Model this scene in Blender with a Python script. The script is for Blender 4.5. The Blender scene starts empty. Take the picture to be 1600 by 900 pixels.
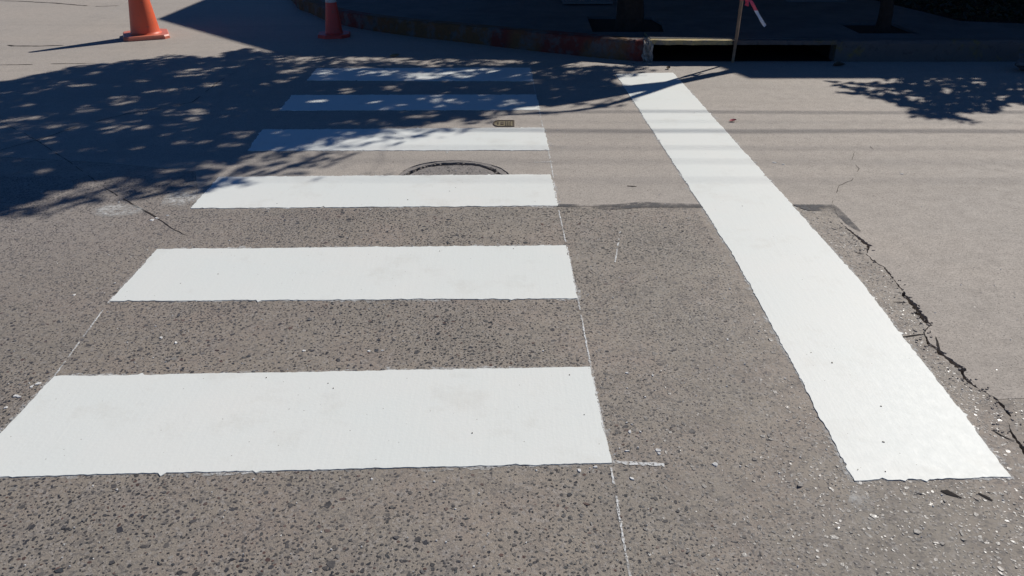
import bpy, bmesh, math, random
import numpy as np
from mathutils import Vector, Matrix
from mathutils.geometry import tessellate_polygon
random.seed(7); rng = np.random.default_rng(11)
R = math.radians
scn = bpy.context.scene
C = scn.collection

# ------------------------------------------------------------------ camera, sky, sun, exposure
F = 1232.0; PITCH = math.atan(647.0 / F); H = 1.57
cam = bpy.data.cameras.new('camera'); cam.sensor_width = 36; cam.lens = 36 * F / 1600
cam.clip_start = 0.05; cam.clip_end = 5000
co = bpy.data.objects.new('camera', cam); C.objects.link(co)
co.location = (0, 0, H); co.rotation_euler = (math.pi / 2 - PITCH, 0, 0)
scn.camera = co
SUNV = Vector((0.89, 0.92, 1.0)).normalized()
EL = math.asin(SUNV.z); AZ = math.atan2(SUNV.x, SUNV.y)
w = bpy.data.worlds.new('World'); scn.world = w; w.use_nodes = True
nt = w.node_tree
sky = nt.nodes.new('ShaderNodeTexSky'); sky.sky_type = 'NISHITA'; sky.sun_disc = False
sky.sun_elevation = EL; sky.sun_rotation = AZ
sky.air_density = 0.5; sky.dust_density = 0.0; sky.ozone_density = 8.0
bg = nt.nodes['Background']; bg.inputs['Strength'].default_value = 0.076
hsv = nt.nodes.new('ShaderNodeHueSaturation'); hsv.inputs['Saturation'].default_value = 1.08
nt.links.new(sky.outputs[0], hsv.inputs['Color']); nt.links.new(hsv.outputs[0], bg.inputs[0])
sl = bpy.data.lights.new('sun', 'SUN'); sl.energy = 5.0; sl.angle = R(0.53); sl.color = (1.0, 0.95, 0.88)
so = bpy.data.objects.new('sun', sl); C.objects.link(so)
so.rotation_euler = SUNV.to_track_quat('Z', 'Y').to_euler(); so.location = (10, 10, 20)
scn.view_settings.view_transform = 'Standard'; scn.view_settings.look = 'None'
scn.view_settings.exposure = -0.12; scn.view_settings.gamma = 1.0
scn.view_settings.use_curve_mapping = False

# ------------------------------------------------------------------ helpers
CT, ST = math.cos(PITCH), math.sin(PITCH)
def G(px, py, z=0.0):
    """where a measured point of the photograph lies on the level z"""
    u = (px - 800) / F; v = (py - 450) / F
    t = (H - z) / (ST + v * CT)
    return Vector((u * t, (CT - v * ST) * t, z))
def G2(px, py, z=0.0):
    g = G(px, py, z); return (g.x, g.y)
def tag(o, label=None, cat=None, group=None, kind=None):
    if label: o['label'] = label
    if cat: o['category'] = cat
    if group: o['group'] = group
    if kind: o['kind'] = kind
    return o
def link(name, me, mat=None, parent=None):
    o = bpy.data.objects.new(name, me); C.objects.link(o)
    if mat is not None and len(me.materials) == 0: me.materials.append(mat)
    if parent: o.parent = parent
    return o
def meshobj(name, verts, faces, mat=None, parent=None, smooth=False):
    me = bpy.data.meshes.new(name); me.from_pydata([tuple(v) for v in verts], [], faces); me.update()
    if smooth: me.polygons.foreach_set('use_smooth', [True] * len(me.polygons))
    return link(name, me, mat, parent)
def bmobj(name, bm, mat=None, parent=None, smooth=False):
    bmesh.ops.recalc_face_normals(bm, faces=bm.faces)
    me = bpy.data.meshes.new(name); bm.to_mesh(me); bm.free()
    if smooth: me.polygons.foreach_set('use_smooth', [True] * len(me.polygons))
    return link(name, me, mat, parent)
def empty(name, loc):
    o = bpy.data.objects.new(name, None); C.objects.link(o); o.location = loc; o.empty_display_size = .2
    return o
def slab_mesh(loops, z1, z0, ztop=None):
    """flat plate with outline loops[0] and holes loops[1:], top z1, bottom z0"""
    polys = [[Vector((p[0], p[1], 0)) for p in l] for l in loops]
    tris = tessellate_polygon(polys)
    flat = [p for l in polys for p in l]; n = len(flat)
    zt = (lambda p: z1) if ztop is None else ztop
    verts = [(p.x, p.y, zt(p)) for p in flat] + [(p.x, p.y, z0) for p in flat]
    faces = []
    for t in tris:
        a, b, c = t
        nz = (flat[b] - flat[a]).cross(flat[c] - flat[a]).z
        faces.append((a, b, c) if nz > 0 else (a, c, b))
    i = 0
    for l in polys:
        m = len(l); area = sum(l[k].x * l[(k + 1) % m].y - l[(k + 1) % m].x * l[k].y for k in range(m))
        ccw = (area > 0) == (l is polys[0])
        for k in range(m):
            a, b = i + k, i + (k + 1) % m
            faces.append((b, a, a + n, b + n) if ccw else (a, b, b + n, a + n))
        i += m
    return verts, faces
def box(bm, x0, x1, y0, y1, z0, z1, bev=0.0):
    m = Matrix.Translation(((x0 + x1) / 2, (y0 + y1) / 2, (z0 + z1) / 2)) @ Matrix.Diagonal((x1 - x0, y1 - y0, z1 - z0, 1))
    r = bmesh.ops.create_cube(bm, size=1, matrix=m)
    if bev:
        es = list({e for v in r['verts'] for e in v.link_edges})
        bmesh.ops.bevel(bm, geom=es, offset=bev, segments=2, affect='EDGES', profile=.6)
def tube(bm, pts, rad, seg=8, cap=True):
    rings = []
    pts = [Vector(p) for p in pts]
    for i, p in enumerate(pts):
        d = (pts[min(i + 1, len(pts) - 1)] - pts[max(i - 1, 0)]).normalized()
        s = d.orthogonal().normalized() if abs(d.z) > .95 else d.cross(Vector((0, 0, 1))).normalized()
        if abs(d.z) > .95: s = (Vector((1, 0, 0)) - d * d.x).normalized()
        t = d.cross(s)
        r = rad[i] if hasattr(rad, '__len__') else rad
        rings.append([bm.verts.new(p + (s * math.cos(a) + t * math.sin(a)) * r) for a in [2 * math.pi * k / seg for k in range(seg)]])
    for a, b in zip(rings[:-1], rings[1:]):
        for k in range(seg):
            bm.faces.new((a[k], a[(k + 1) % seg], b[(k + 1) % seg], b[k]))
    if cap:
        bm.faces.new(rings[0][::-1]); bm.faces.new(rings[-1])
def dense(pts, step):
    out = []
    for a, b in zip(pts[:-1], pts[1:]):
        a = Vector(a).to_2d() if len(a) > 2 else Vector(a); b = Vector(b).to_2d() if len(b) > 2 else Vector(b)
        n = max(1, int((b - a).length / step))
        out += [a.lerp(b, k / n) for k in range(n)]
    out.append(Vector(pts[-1]).to_2d() if len(pts[-1]) > 2 else Vector(pts[-1]))
    return out
def smooth_path(pts, n=8):
    P = [Vector(p) for p in pts]; out = []
    for i in range(len(P) - 1):
        p0, p1, p2, p3 = P[max(i - 1, 0)], P[i], P[i + 1], P[min(i + 2, len(P) - 1)]
        for k in range(n):
            t = k / n
            out.append(0.5 * ((2 * p1) + (p2 - p0) * t + (2 * p0 - 5 * p1 + 4 * p2 - p3) * t * t + (3 * p1 - p0 - 3 * p2 + p3) * t ** 3))
    out.append(P[-1]); return out
def normals2(path):
    ns = []
    for i in range(len(path)):
        d = (path[min(i + 1, len(path) - 1)] - path[max(i - 1, 0)]).normalized()
        ns.append(Vector((-d.y, d.x)))
    return ns

# ------------------------------------------------------------------ materials
class NT:
    def __init__(s, name):
        s.m = bpy.data.materials.new(name); s.m.use_nodes = True; s.t = s.m.node_tree
        s.b = s.t.nodes['Principled BSDF']; s.co = s.t.nodes.new('ShaderNodeTexCoord').outputs['Object']
    def n(s, typ, **kw):
        o = s.t.nodes.new(typ)
        for k, v in kw.items(): setattr(o, k, v)
        return o
    def l(s, a, b): s.t.links.new(a, b)
    def val(s, sock, x):
        if isinstance(x, bpy.types.NodeSocket): s.l(x, sock)
        else: sock.default_value = x
    def mapv(s, scale=(1, 1, 1), rot=(0, 0, 0), loc=(0, 0, 0)):
        m = s.n('ShaderNodeMapping'); s.l(s.co, m.inputs[0])
        m.inputs['Scale'].default_value = scale; m.inputs['Rotation'].default_value = rot; m.inputs['Location'].default_value = loc
        return m.outputs[0]
    def noise(s, scale, detail=4, rough=.55, vec=None, dist=0):
        o = s.n('ShaderNodeTexNoise'); s.l(vec or s.co, o.inputs['Vector'])
        o.inputs['Scale'].default_value = scale; o.inputs['Detail'].default_value = detail
        o.inputs['Roughness'].default_value = rough; o.inputs['Distortion'].default_value = dist
        return o.outputs['Fac']
    def voro(s, scale, feature='F1', vec=None, out='Distance', rnd=1.0):
        o = s.n('ShaderNodeTexVoronoi', feature=feature); s.l(vec or s.co, o.inputs['Vector'])
        o.inputs['Scale'].default_value = scale; o.inputs['Randomness'].default_value = rnd
        return o.outputs[out]
    def ramp(s, f, a, b, ca=0.0, cb=1.0):
        o = s.n('ShaderNodeMapRange'); s.l(f, o.inputs[0]); o.clamp = True
        for i, x in ((1, a), (2, b), (3, ca), (4, cb)): o.inputs[i].default_value = x
        return o.outputs[0]
    def mix(s, f, a, b, mode='MIX'):
        o = s.n('ShaderNodeMix', data_type='RGBA', blend_type=mode)
        s.val(o.inputs[0], f)
        for i, x in ((6, a), (7, b)):
            s.val(o.inputs[i], x if isinstance(x, bpy.types.NodeSocket) else (*x, 1))
        return o.outputs[2]
    def math(s, op, a, b=0.0):
        o = s.n('ShaderNodeMath', operation=op); s.val(o.inputs[0], a); s.val(o.inputs[1], b); return o.outputs[0]
    def bump(s, h, strength=.3, dist=.01):
        o = s.n('ShaderNodeBump'); s.l(h, o.inputs['Height'])
        o.inputs['Strength'].default_value = strength; o.inputs['Distance'].default_value = dist
        s.l(o.outputs[0], s.b.inputs['Normal']); return o
    def set(s, col=None, rough=None, spec=None, **kw):
        if col is not None: s.val(s.b.inputs['Base Color'], col if isinstance(col, bpy.types.NodeSocket) else (*col, 1))
        if rough is not None: s.val(s.b.inputs['Roughness'], rough)
        if spec is not None: s.val(s.b.inputs['Specular IOR Level'], spec)
        return s.m
M = {}
def m_concrete(name, base, dark, warm, grain=1.0, bump=.25):
    s = NT(name)
    big = s.noise(.9, 5, .6); mid = s.noise(13, 6, .7); fine = s.noise(110, 3, .7); finer = s.noise(330, 2, .7)
    streak = s.noise(3.0, 4, .6, s.mapv((.7, .9, 1), (0, 0, .6)))
    c = s.mix(s.ramp(big, .35, .68), base, warm)
    c = s.mix(s.ramp(mid, .45, .75, 0, .5), c, dark)
    c = s.mix(s.ramp(streak, .52, .8, 0, .18), c, dark)
    g2 = s.noise(55, 4, .75); tyre = s.noise(2.2, 4, .6, s.mapv((.12, 1.5, 1)))
    c = s.mix(s.ramp(g2, .42, .70, 0, .42), c, tuple(x * .62 for x in base)); c = s.mix(s.ramp(g2, .48, .28, 0, .4), c, tuple(min(1, x * 1.28) for x in base))
    c = s.mix(s.ramp(tyre, .48, .72, 0, .4), c, dark); c = s.mix(s.ramp(s.noise(1.7, 6, .78), .54, .70, 0, .42), c, tuple(x * .7 for x in base))
    c = s.mix(s.ramp(fine, .5, .72, 0, .55 * grain), c, tuple(x * .38 for x in base))
    c = s.mix(s.ramp(finer, .58, .75, 0, .5 * grain), c, tuple(min(1, x * 1.55) for x in base))
    pit = s.voro(75); c = s.mix(s.ramp(pit, .10, .2, .6 * grain, 0), c, tuple(x * .35 for x in base))
    s.set(c, s.ramp(mid, .3, .7, .72, .92), .35)
    h = s.math('ADD', s.math('MULTIPLY', fine, .6), s.math('ADD', finer, s.ramp(pit, .05, .25, 0, .7)))
    s.bump(h, bump, .004)
    return s.m
M['smooth'] = m_concrete('worn_concrete', (.435, .395, .352), (.325, .295, .262), (.47, .417, .362), 1.3, .6)
def m_matrix():
    s = NT('aggregate_matrix')
    big = s.noise(1.1, 4, .6); mid = s.noise(9, 5, .65); fine = s.noise(150, 3, .75); finer = s.noise(420, 2, .7)
    streak = s.noise(5, 4, .6, s.mapv((1.5, .35, 1), (0, 0, .5)))
    c = s.mix(s.ramp(big, .38, .64), (.272, .24, .2), (.328, .28, .228))
    c = s.mix(s.ramp(s.noise(2.3, 5, .7), .48, .68, 0, .75), c, (.31, .25, .208))
    c = s.mix(s.ramp(mid, .48, .75, 0, .5), c, (.195, .18, .165))
    c = s.mix(s.ramp(streak, .55, .75, 0, .45), c, (.31, .28, .255))
    sx = s.n('ShaderNodeSeparateXYZ'); s.l(s.co, sx.inputs[0])
    dust = s.math('MULTIPLY', s.ramp(sx.outputs[0], -.9, -2.2, 0, .75), s.ramp(sx.outputs[1], 2.4, 3.6, 0, 1))
    c = s.mix(dust, c, (.34, .30, .265))
    v = s.voro(120, out='Color'); vv = s.n('ShaderNodeSeparateColor'); s.l(v, vv.inputs[0])
    c = s.mix(s.ramp(vv.outputs[0], .74, .8, 0, .5), c, (.11, .105, .105))
    c = s.mix(s.ramp(vv.outputs[1], .86, .9, 0, .6), c, (.36, .33, .30))
    c = s.mix(s.ramp(fine, .5, .75, 0, .5), c, (.11, .10, .096))
    s.set(c, s.ramp(mid, .3, .7, .52, .8), .45)
    h = s.math('ADD', s.math('MULTIPLY', fine, 1.0), s.math('ADD', s.math('MULTIPLY', mid, 1.5), s.math('MULTIPLY', finer, .6)))
    s.bump(h, .55, .006)
    return s.m
M['matrix'] = m_matrix()
def m_stone():
    s = NT('aggregate_stone')
    a = s.n('ShaderNodeAttribute', attribute_name='tint')
    c = s.mix(s.ramp(s.noise(160, 3, .7), .35, .7, 0, .28), a.outputs['Color'], (.17, .155, .145))
    s.set(c, s.ramp(s.noise(40, 2), .3, .7, .34, .64), .5); s.bump(s.noise(200, 2), .25, .003)
    return s.m
M['stone'] = m_stone()
def m_paint(name, rot, lift=1.0):
    s = NT(name)
    st = s.noise(9, 5, .6, s.mapv((6, .5, 1), (0, 0, rot)))
    blot = s.noise(1.7, 5, .6); fine = s.noise(170, 3, .7); mid = s.noise(28, 4, .6)
    c = s.mix(s.ramp(blot, .4, .7), (.765, .795, .762), (.79, .80, .76))
    c = s.mix(s.ramp(st, .5, .8, 0, .09), c, (.68, .70, .68))
    c = s.mix(s.ramp(s.noise(3.1, 6, .72), .54, .74, 0, .42), c, (.60, .585, .53))
    pit = s.voro(21, rnd=1); c = s.mix(s.ramp(pit, .035, .05, .7, 0), c, (.25, .23, .2))
    s.set(c, s.ramp(mid, .3, .7, .52, .60), .35)
    h = s.math('ADD', s.math('MULTIPLY', st, 1.2), s.math('ADD', s.math('MULTIPLY', fine, .5), s.math('ADD', s.math('MULTIPLY', mid, .25), s.math('MULTIPLY', s.voro(85), .45))))
    s.bump(h, .1, .004)
    return s.m
M['paint_bar'] = m_paint('fresh_white_paint_bar', R(4)); M['paint_stop'] = m_paint('fresh_white_paint_line', R(88))
def m_simple(name, col, rough=.7, spec=.4, vary=.35, scale=12, bump=.2, bscale=60):
    s = NT(name)
    c = s.mix(s.ramp(s.noise(scale, 5, .65), .3, .75), tuple(min(1, x * (1 + vary * .5)) for x in col), tuple(x * (1 - vary) for x in col))
    s.set(c, rough, spec); s.bump(s.noise(bscale, 3, .6), bump, .01)
    return s.m
M['earth'] = m_simple('dark_subgrade', (.05, .044, .04), .95, .2, .4, 20)
M['drain_shade'] = m_simple('black_drain_shade', (.014, .013, .012), .8, .3, .4, 20)  # near black, the shade inside the drain put into the colour
M['soil'] = m_simple('dark_soil', (.035, .026, .02), .95, .2, .5, 30, .8, 40)
M['crack'] = m_simple('crack_dirt', (.035, .03, .028), .95, .2, .4, 60)
M['tar'] = m_simple('tar_filler', (.085, .082, .085), .75, .4, .4, 25)
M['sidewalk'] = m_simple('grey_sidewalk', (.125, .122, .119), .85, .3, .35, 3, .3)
M['palestone'] = m_simple('pale_paving', (.17, .165, .16), .8, .3, .25, 8)
M['cover'] = m_concrete('patched_cover', (.26, .24, .225), (.17, .16, .155), (.30, .27, .25), 1.3, .6)
M['iron'] = m_simple('rusty_iron', (.09, .065, .04), .6, .5, .5, 40, .4)
M['brassy'] = m_simple('worn_lid_face', (.25, .21, .13), .5, .5, .5, 60, .4)
M['bark'] = m_simple('dark_bark', (.035, .028, .023), .95, .2, .5, 14, 1.0, 25)
M['wood'] = m_simple('weathered_stake_wood', (.30, .20, .13), .8, .3, .4, 20)
M['wire'] = m_simple('black_cable', (.02, .02, .02), .6, .4, .1)
M['pole'] = m_simple('concrete_pole', (.33, .31, .29), .85, .3, .3)
M['wall'] = m_simple('cream_render', (.45, .40, .32), .9, .2, .2, 2)
M['plinth'] = m_simple('grey_plinth', (.16, .15, .145), .8, .3, .25, 4)
M['roofslab'] = m_simple('roof_slab', (.40, .38, .35), .85, .3, .25, 3)
M['door'] = m_simple('brown_door', (.10, .05, .03), .5, .5, .3)
M['frame'] = m_simple('white_frame', (.6, .6, .58), .5, .5, .1)
M['glass'] = NT('dark_glass').set((.02, .025, .03), .05, .5)
M['bag'] = m_simple('dark_bag', (.10, .10, .105), .35, .5, .3, 20)
M['crumb'] = m_simple('crumbled_concrete', (.27, .24, .215), .9, .3, .3, 60)
M['rubble'] = m_simple('broken_concrete', (.36, .33, .29), .9, .3, .8, 22, 1.0, 45)
M['chalk'] = m_simple('chalk', (.72, .72, .70), .9, .2, .25, 50)
M['petal'] = m_simple('red_petal', (.45, .04, .07), .6, .4, .4, 60)
M['twig'] = m_simple('dry_twig', (.10, .075, .05), .9, .2, .4, 60)
def m_cone(name, col):
    s = NT(name)
    c = s.mix(s.ramp(s.noise(7, 6, .7), .48, .75, 0, .32), col, tuple(x * .6 + .05 for x in col)); c = s.mix(s.ramp(s.noise(26, 5, .7), .58, .68, 0, .5), c, (.16, .11, .09))
    s.set(c, .48, .45); s.bump(s.noise(90, 2), .06, .004); s.b.inputs['Subsurface Weight'].default_value = .0
    return s.m
M['orange'] = m_cone('orange_plastic', (.74, .125, .05)); M['orange_base'] = m_cone('faded_orange_base', (.62, .19, .12))
M['red_cone'] = m_cone('red_orange_plastic', (.62, .06, .045)); M['collar'] = m_cone('dull_white_collar', (.62, .62, .62))
def m_kerb(name, pa, pb, lo):
    s = NT(name)
    n = s.noise(5, 6, .7); n2 = s.noise(1.1, 2, .5); n3 = s.noise(16, 5, .7)
    paint = s.mix(s.ramp(n2, .46, .52), pa, pb)
    c = s.mix(s.ramp(n, lo, lo + .14), (.12, .11, .105), paint)
    c = s.mix(s.ramp(n3, .55, .7, 0, .7), c, (.05, .045, .043))
    s.set(c, .85, .3); s.bump(s.noise(30, 4, .7), .6, .01); return s.m
M['kerb'] = m_kerb('painted_kerb', (.16, .036, .027), (.15, .08, .036), .38); M['kerb2'] = m_kerb('bare_kerb_yellow_traces', (.11, .10, .095), (.20, .15, .04), .52)
def m_lid():
    s = NT('yellow_painted_lid'); n = s.noise(6, 6, .7)
    c = s.mix(s.ramp(n, .40, .52), (.20, .18, .155), (.40, .32, .16))
    s.set(c, .85, .3); s.bump(s.noise(40, 4, .7), .6, .01); return s.m
M['lid'] = m_lid()
def m_tape():
    s = NT('red_white_tape')
    sx = s.n('ShaderNodeSeparateXYZ'); s.l(s.co, sx.inputs[0])
    f = s.math('PINGPONG', s.math('MULTIPLY', s.math('ADD', sx.outputs[2], .03), 5.0), 1.0)
    c = s.mix(s.ramp(f, .48, .52), (.78, .77, .78), (.75, .10, .16))
    s.set(c, .4, .5); return s.m
M['tape'] = m_tape()
def m_leaf(name, col):
    s = NT(name)
    a = s.n('ShaderNodeAttribute', attribute_name='tint')
    c = s.mix(1.0, col, a.outputs['Color'], 'MULTIPLY')
    s.set(c, .5, .4)
    tr = s.n('ShaderNodeBsdfTranslucent'); s.l(c, tr.inputs[0])
    mx = s.n('ShaderNodeMixShader'); mx.inputs[0].default_value = .2
    s.l(s.b.outputs[0], mx.inputs[1]); s.l(tr.outputs[0], mx.inputs[2])
    s.l(mx.outputs[0], s.t.nodes['Material Output'].inputs[0]); return s.m
M['leaf'] = m_leaf('green_leaf', (.06, .10, .03)); M['leaf2'] = m_leaf('dark_ground_leaf', (.022, .032, .016))
def m_worn(name, col, lo, hi, scale, fade=True):
    s = NT(name); s.set(col, .85, .3)
    tr = s.n('ShaderNodeBsdfTransparent'); mx = s.n('ShaderNodeMixShader')
    f = s.math('MULTIPLY', s.ramp(s.noise(scale, 6, .75), lo, hi), s.ramp(s.noise(4, 3, .5), .36, .58))
    if fade:
        fl = s.n('ShaderNodeVectorMath', operation='MULTIPLY'); s.l(s.t.nodes['Texture Coordinate'].outputs['Generated'], fl.inputs[0]); fl.inputs[1].default_value = (1, 1, 0)
        mp = s.n('ShaderNodeVectorMath', operation='DISTANCE'); s.l(fl.outputs[0], mp.inputs[0]); mp.inputs[1].default_value = (.5, .5, 0)
        f = s.math('MULTIPLY', f, s.ramp(mp.outputs['Value'], .3, .52, 1, 0))
    s.l(f, mx.inputs[0]); s.l(tr.outputs[0], mx.inputs[1]); s.l(s.b.outputs[0], mx.inputs[2])
    s.l(mx.outputs[0], s.t.nodes['Material Output'].inputs[0]); return s.m
def m_chalk():
    s = NT('worn_chalk'); s.set((.70, .71, .70), .9, .2)
    tr = s.n('ShaderNodeBsdfTransparent'); mx = s.n('ShaderNodeMixShader')
    s.l(s.math('MULTIPLY', s.ramp(s.noise(130, 4, .7), .38, .52), s.ramp(s.noise(9, 3, .6), .30, .5, .35, 1)), mx.inputs[0]); s.l(tr.outputs[0], mx.inputs[1]); s.l(s.b.outputs[0], mx.inputs[2])
    s.l(mx.outputs[0], s.t.nodes['Material Output'].inputs[0]); return s.m
M['worn_chalk'] = m_chalk()
M['fringe'] = m_worn('thin_paint_fringe', (.66, .67, .66), .42, .66, 60, False)
M['worn_paint'] = m_worn('worn_white_smudge', (.62, .62, .60), .36, .64, 45)
M['worn_tar'] = m_worn('worn_dark_smear', (.10, .10, .105), .32, .52, 30, False)
M['oil'] = m_worn('oily_dirt', (.075, .07, .07), .34, .6, 24)

# ------------------------------------------------------------------ ground and road
me_g = meshobj('ground', [(-1500, -1500, -.06), (1500, -1500, -.06), (1500, 1500, -.06), (-1500, 1500, -.06)], [(0, 1, 2, 3)], M['earth'])
tag(me_g, 'dark earth below the road slabs', kind='structure')

def jag(path, amp, step=.02, seed=0):
    rr = random.Random(seed); out = []
    d = dense(path, step); o = 0
    for i, p in enumerate(d):
        o = o * .7 + rr.uniform(-1, 1) * amp
        t = (d[min(i + 1, len(d) - 1)] - d[max(i - 1, 0)]).normalized()
        k = 0 if i in (0, len(d) - 1) else 1
        out.append(p + Vector((-t.y, t.x)) * o * k)
    return out
CR = [(1303, 323), (1312, 346), (1333, 365), (1358, 384), (1355, 392), (1354, 398), (1368, 410), (1382, 418), (1397, 437), (1412, 456), (1414, 463),
      (1426, 474), (1441, 496), (1454, 508), (1447, 515), (1445, 522), (1451, 537), (1466, 546), (1473, 554), (1503, 576), (1505, 587),
      (1515, 598), (1534, 610), (1552, 620), (1569, 637), (1580, 652), (1575, 659), (1580, 676), (1600, 703), (1650, 780)]
CW = [1, 1, 5, 12, 2, 2, 5, 6, 3, 4, 9, 13, 14, 5, 2, 4, 5, 9, 11, 12, 3, 7, 2, 4, 5, 3, 1, 4, 9, 6]   # crack half-width, mm
crk = [Vector(G2(*p)) for p in CR]; crk.append(Vector((crk[-1].x, -30))); CW.append(4)
dl, dr = [], []
for i in range(len(crk) - 1):
    n = max(1, int((crk[i + 1] - crk[i]).length / .012)) if i < len(crk) - 2 else 40
    for k in range(n):
        t = k / n; p = crk[i].lerp(crk[i + 1], t); wv = (CW[i] * (1 - t) + CW[i + 1] * t) * .001
        dl.append(p + Vector((-wv * random.uniform(.4, 1.5) + random.uniform(-.003, .003), random.uniform(-.003, .003))))
        dr.append(p + Vector((wv * random.uniform(.4, 1.5) + random.uniform(-.003, .003), random.uniform(-.003, .003))))
# slab joint across the crossing
J = [Vector((-60, 5.2)), Vector(G2(0, 245)), Vector(G2(165, 255)), Vector(G2(305, 268)), Vector(G2(308, 326)), Vector(G2(870, 322)), Vector(G2(1000, 322)), Vector(G2(1150, 321)), Vector(G2(1240, 322)), crk[0]]
jp = [J[0]] + jag(J[1:], .0025, .03, 3)
gap = .0025
outA = [p - Vector((0, gap)) for p in jp[:-1]] + dl + [Vector((-60, -30))]
vs, fs = slab_mesh([outA], 0.0, -.05)
slabA = tag(meshobj('road_slab', vs, fs, M['matrix']), 'rough exposed aggregate road slab under the crossing', kind='structure')
# split point of the right-hand strip at D = 2.2
ks = min(range(len(dr)), key=lambda i: abs(dr[i].y - 2.19))
seam = jag([dr[ks], Vector((4.0, 2.22))], .003, .03, 5) + [Vector((60, 2.3))]
MC = Vector((-.345, 4.355)); MR = .335
hole = []
for k in range(72):
    a = 2 * math.pi * k / 72; r = MR + random.uniform(-.004, .004) + .005 * math.sin(a * 3 + 1)
    hole.append(MC + Vector((math.cos(a), math.sin(a))) * r)
outC = [Vector((60, 60)), Vector((-60, 60))] + [p + Vector((0, gap)) for p in jp[:-1]] + dr[:ks] + [p + Vector((0, .001)) for p in seam]
vs, fs = slab_mesh([outC, hole], 0.0, -.05)
slabC = tag(meshobj('road_slab', vs, fs, M['smooth']), 'worn beige concrete roadway running past the kerb', kind='structure')
outD = [p - Vector((0, .001)) for p in seam] + [Vector((60, -30))] + dr[ks:][::-1]
vs, fs = slab_mesh([outD], 0.0, -.05)
slabD = tag(meshobj('road_slab', vs, fs, M['matrix']), 'rough aggregate road slab beside the long crack', kind='structure')

# exposed stones
def stones(name, parent, region, dens, smin=.0045, smax=.017, paintpolys=()):
    x0, x1, y0, y1, test = region
    n = int((x1 - x0) * (y1 - y0) * dens)
    ce = 1 / math.sqrt(dens); gx, gy = np.meshgrid(np.arange(x0, x1, ce), np.arange(y0, y1, ce)); n = gx.size   # one stone per cell, so stones never pile up
    X = gx.ravel() + rng.uniform(-.42, .42, n) * ce; Y = gy.ravel() + rng.uniform(-.42, .42, n) * ce
    keep = np.array([test(a, b) for a, b in zip(X, Y)])
    X, Y = X[keep], Y[keep]
    patch = np.sin(X * 3.3 + 2 * np.sin(Y * 2.1)) * np.sin(Y * 4.7 + 1.5 * np.sin(X * 2.9)) + .5 * np.sin(X * 9.1 + Y * 5.3) * np.sin(Y * 11.3 - X * 4.1)
    keep = rng.random(len(X)) < np.clip(.72 + .3 * patch, .35, 1); X, Y = X[keep], Y[keep]; n = len(X)
    size = np.clip(rng.lognormal(math.log(.0043), .40, n), smin * .7, smax)
    asp = rng.uniform(.38, .95, n); rot = rng.uniform(0, math.pi, n)
    K = 6
    ang = (np.arange(K)[None, :] + rng.uniform(-.33, .33, (n, K))) * (2 * math.pi / K)
    rad = rng.uniform(.72, 1.12, (n, K))
    lx = np.cos(ang) * rad * size[:, None]; ly = np.sin(ang) * rad * size[:, None] * asp[:, None]
    cx = lx * np.cos(rot)[:, None] - ly * np.sin(rot)[:, None]; cy = lx * np.sin(rot)[:, None] + ly * np.cos(rot)[:, None]
    tx = rng.normal(0, .10, n); ty = rng.normal(0, .10, n); h = rng.uniform(.0002, .0011, n)
    zt = np.maximum(h[:, None] + cx * tx[:, None] + cy * ty[:, None], .0002)
    top = np.stack([X[:, None] + cx * .9, Y[:, None] + cy * .9, zt], -1)
    bot = np.stack([X[:, None] + cx * 1.06, Y[:, None] + cy * 1.06, np.full_like(zt, -.002)], -1)
    V = np.concatenate([top, bot], 1).reshape(-1, 3)
    base = (np.arange(n) * 2 * K)[:, None]
    tops = base + np.arange(K)[None, :]
    q = np.stack([np.stack([base[:, 0] + k, base[:, 0] + K + k, base[:, 0] + K + (k + 1) % K, base[:, 0] + (k + 1) % K], 1) for k in range(K)], 1).reshape(-1, 4)
    me = bpy.data.meshes.new(name); me.from_pydata(V, [], tops.tolist() + q.tolist()); me.update()
    pal = np.array([(.045, .047, .055), (.060, .060, .062), (.085, .08, .078), (.13, .12, .11), (.13, .075, .06), (.19, .175, .16), (.33, .31, .28), (.04, .045, .05)])
    ci = rng.choice(len(pal), n, p=[.22, .20, .17, .13, .06, .08, .02, .12])
    col = pal[ci] * .8 * rng.uniform(.8, 1.25, (n, 1))
    k = np.clip((X + .25 * np.sin(Y * 3.1) - .15) / .5, 0, 1)[:, None] * .55
    k = np.clip(k + .2 * (np.sin(X * 2.3 + 1.7 * np.sin(Y * 1.9)) * np.sin(Y * 2.7 + X) > .25)[:, None], 0, .8)
    k = np.maximum(k, (np.clip((-X - .7) / .8, 0, 1) * np.clip((Y - 2.2) / .9, 0, 1))[:, None] * .6)
    col = col * (1 - k) + np.array([[.215, .195, .178]]) * k * rng.uniform(.75, 1.2, (n, 1))
    cc = np.ones((n, 2 * K, 4)); cc[:, :, :3] = col[:, None, :]
    at = me.color_attributes.new('tint', 'FLOAT_COLOR', 'POINT'); at.data.foreach_set('color', cc.ravel().astype(np.float32))
    o = link(name, me, M['stone'], parent); o['kind'] = 'stuff'
    return o
def in_poly(x, y, P):
    c = False; j = len(P) - 1
    for i in range(len(P)):
        if (P[i][1] > y) != (P[j][1] > y) and x < (P[j][0] - P[i][0]) * (y - P[i][1]) / (P[j][1] - P[i][1]) + P[i][0]: c = not c
        j = i
    return c
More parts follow.
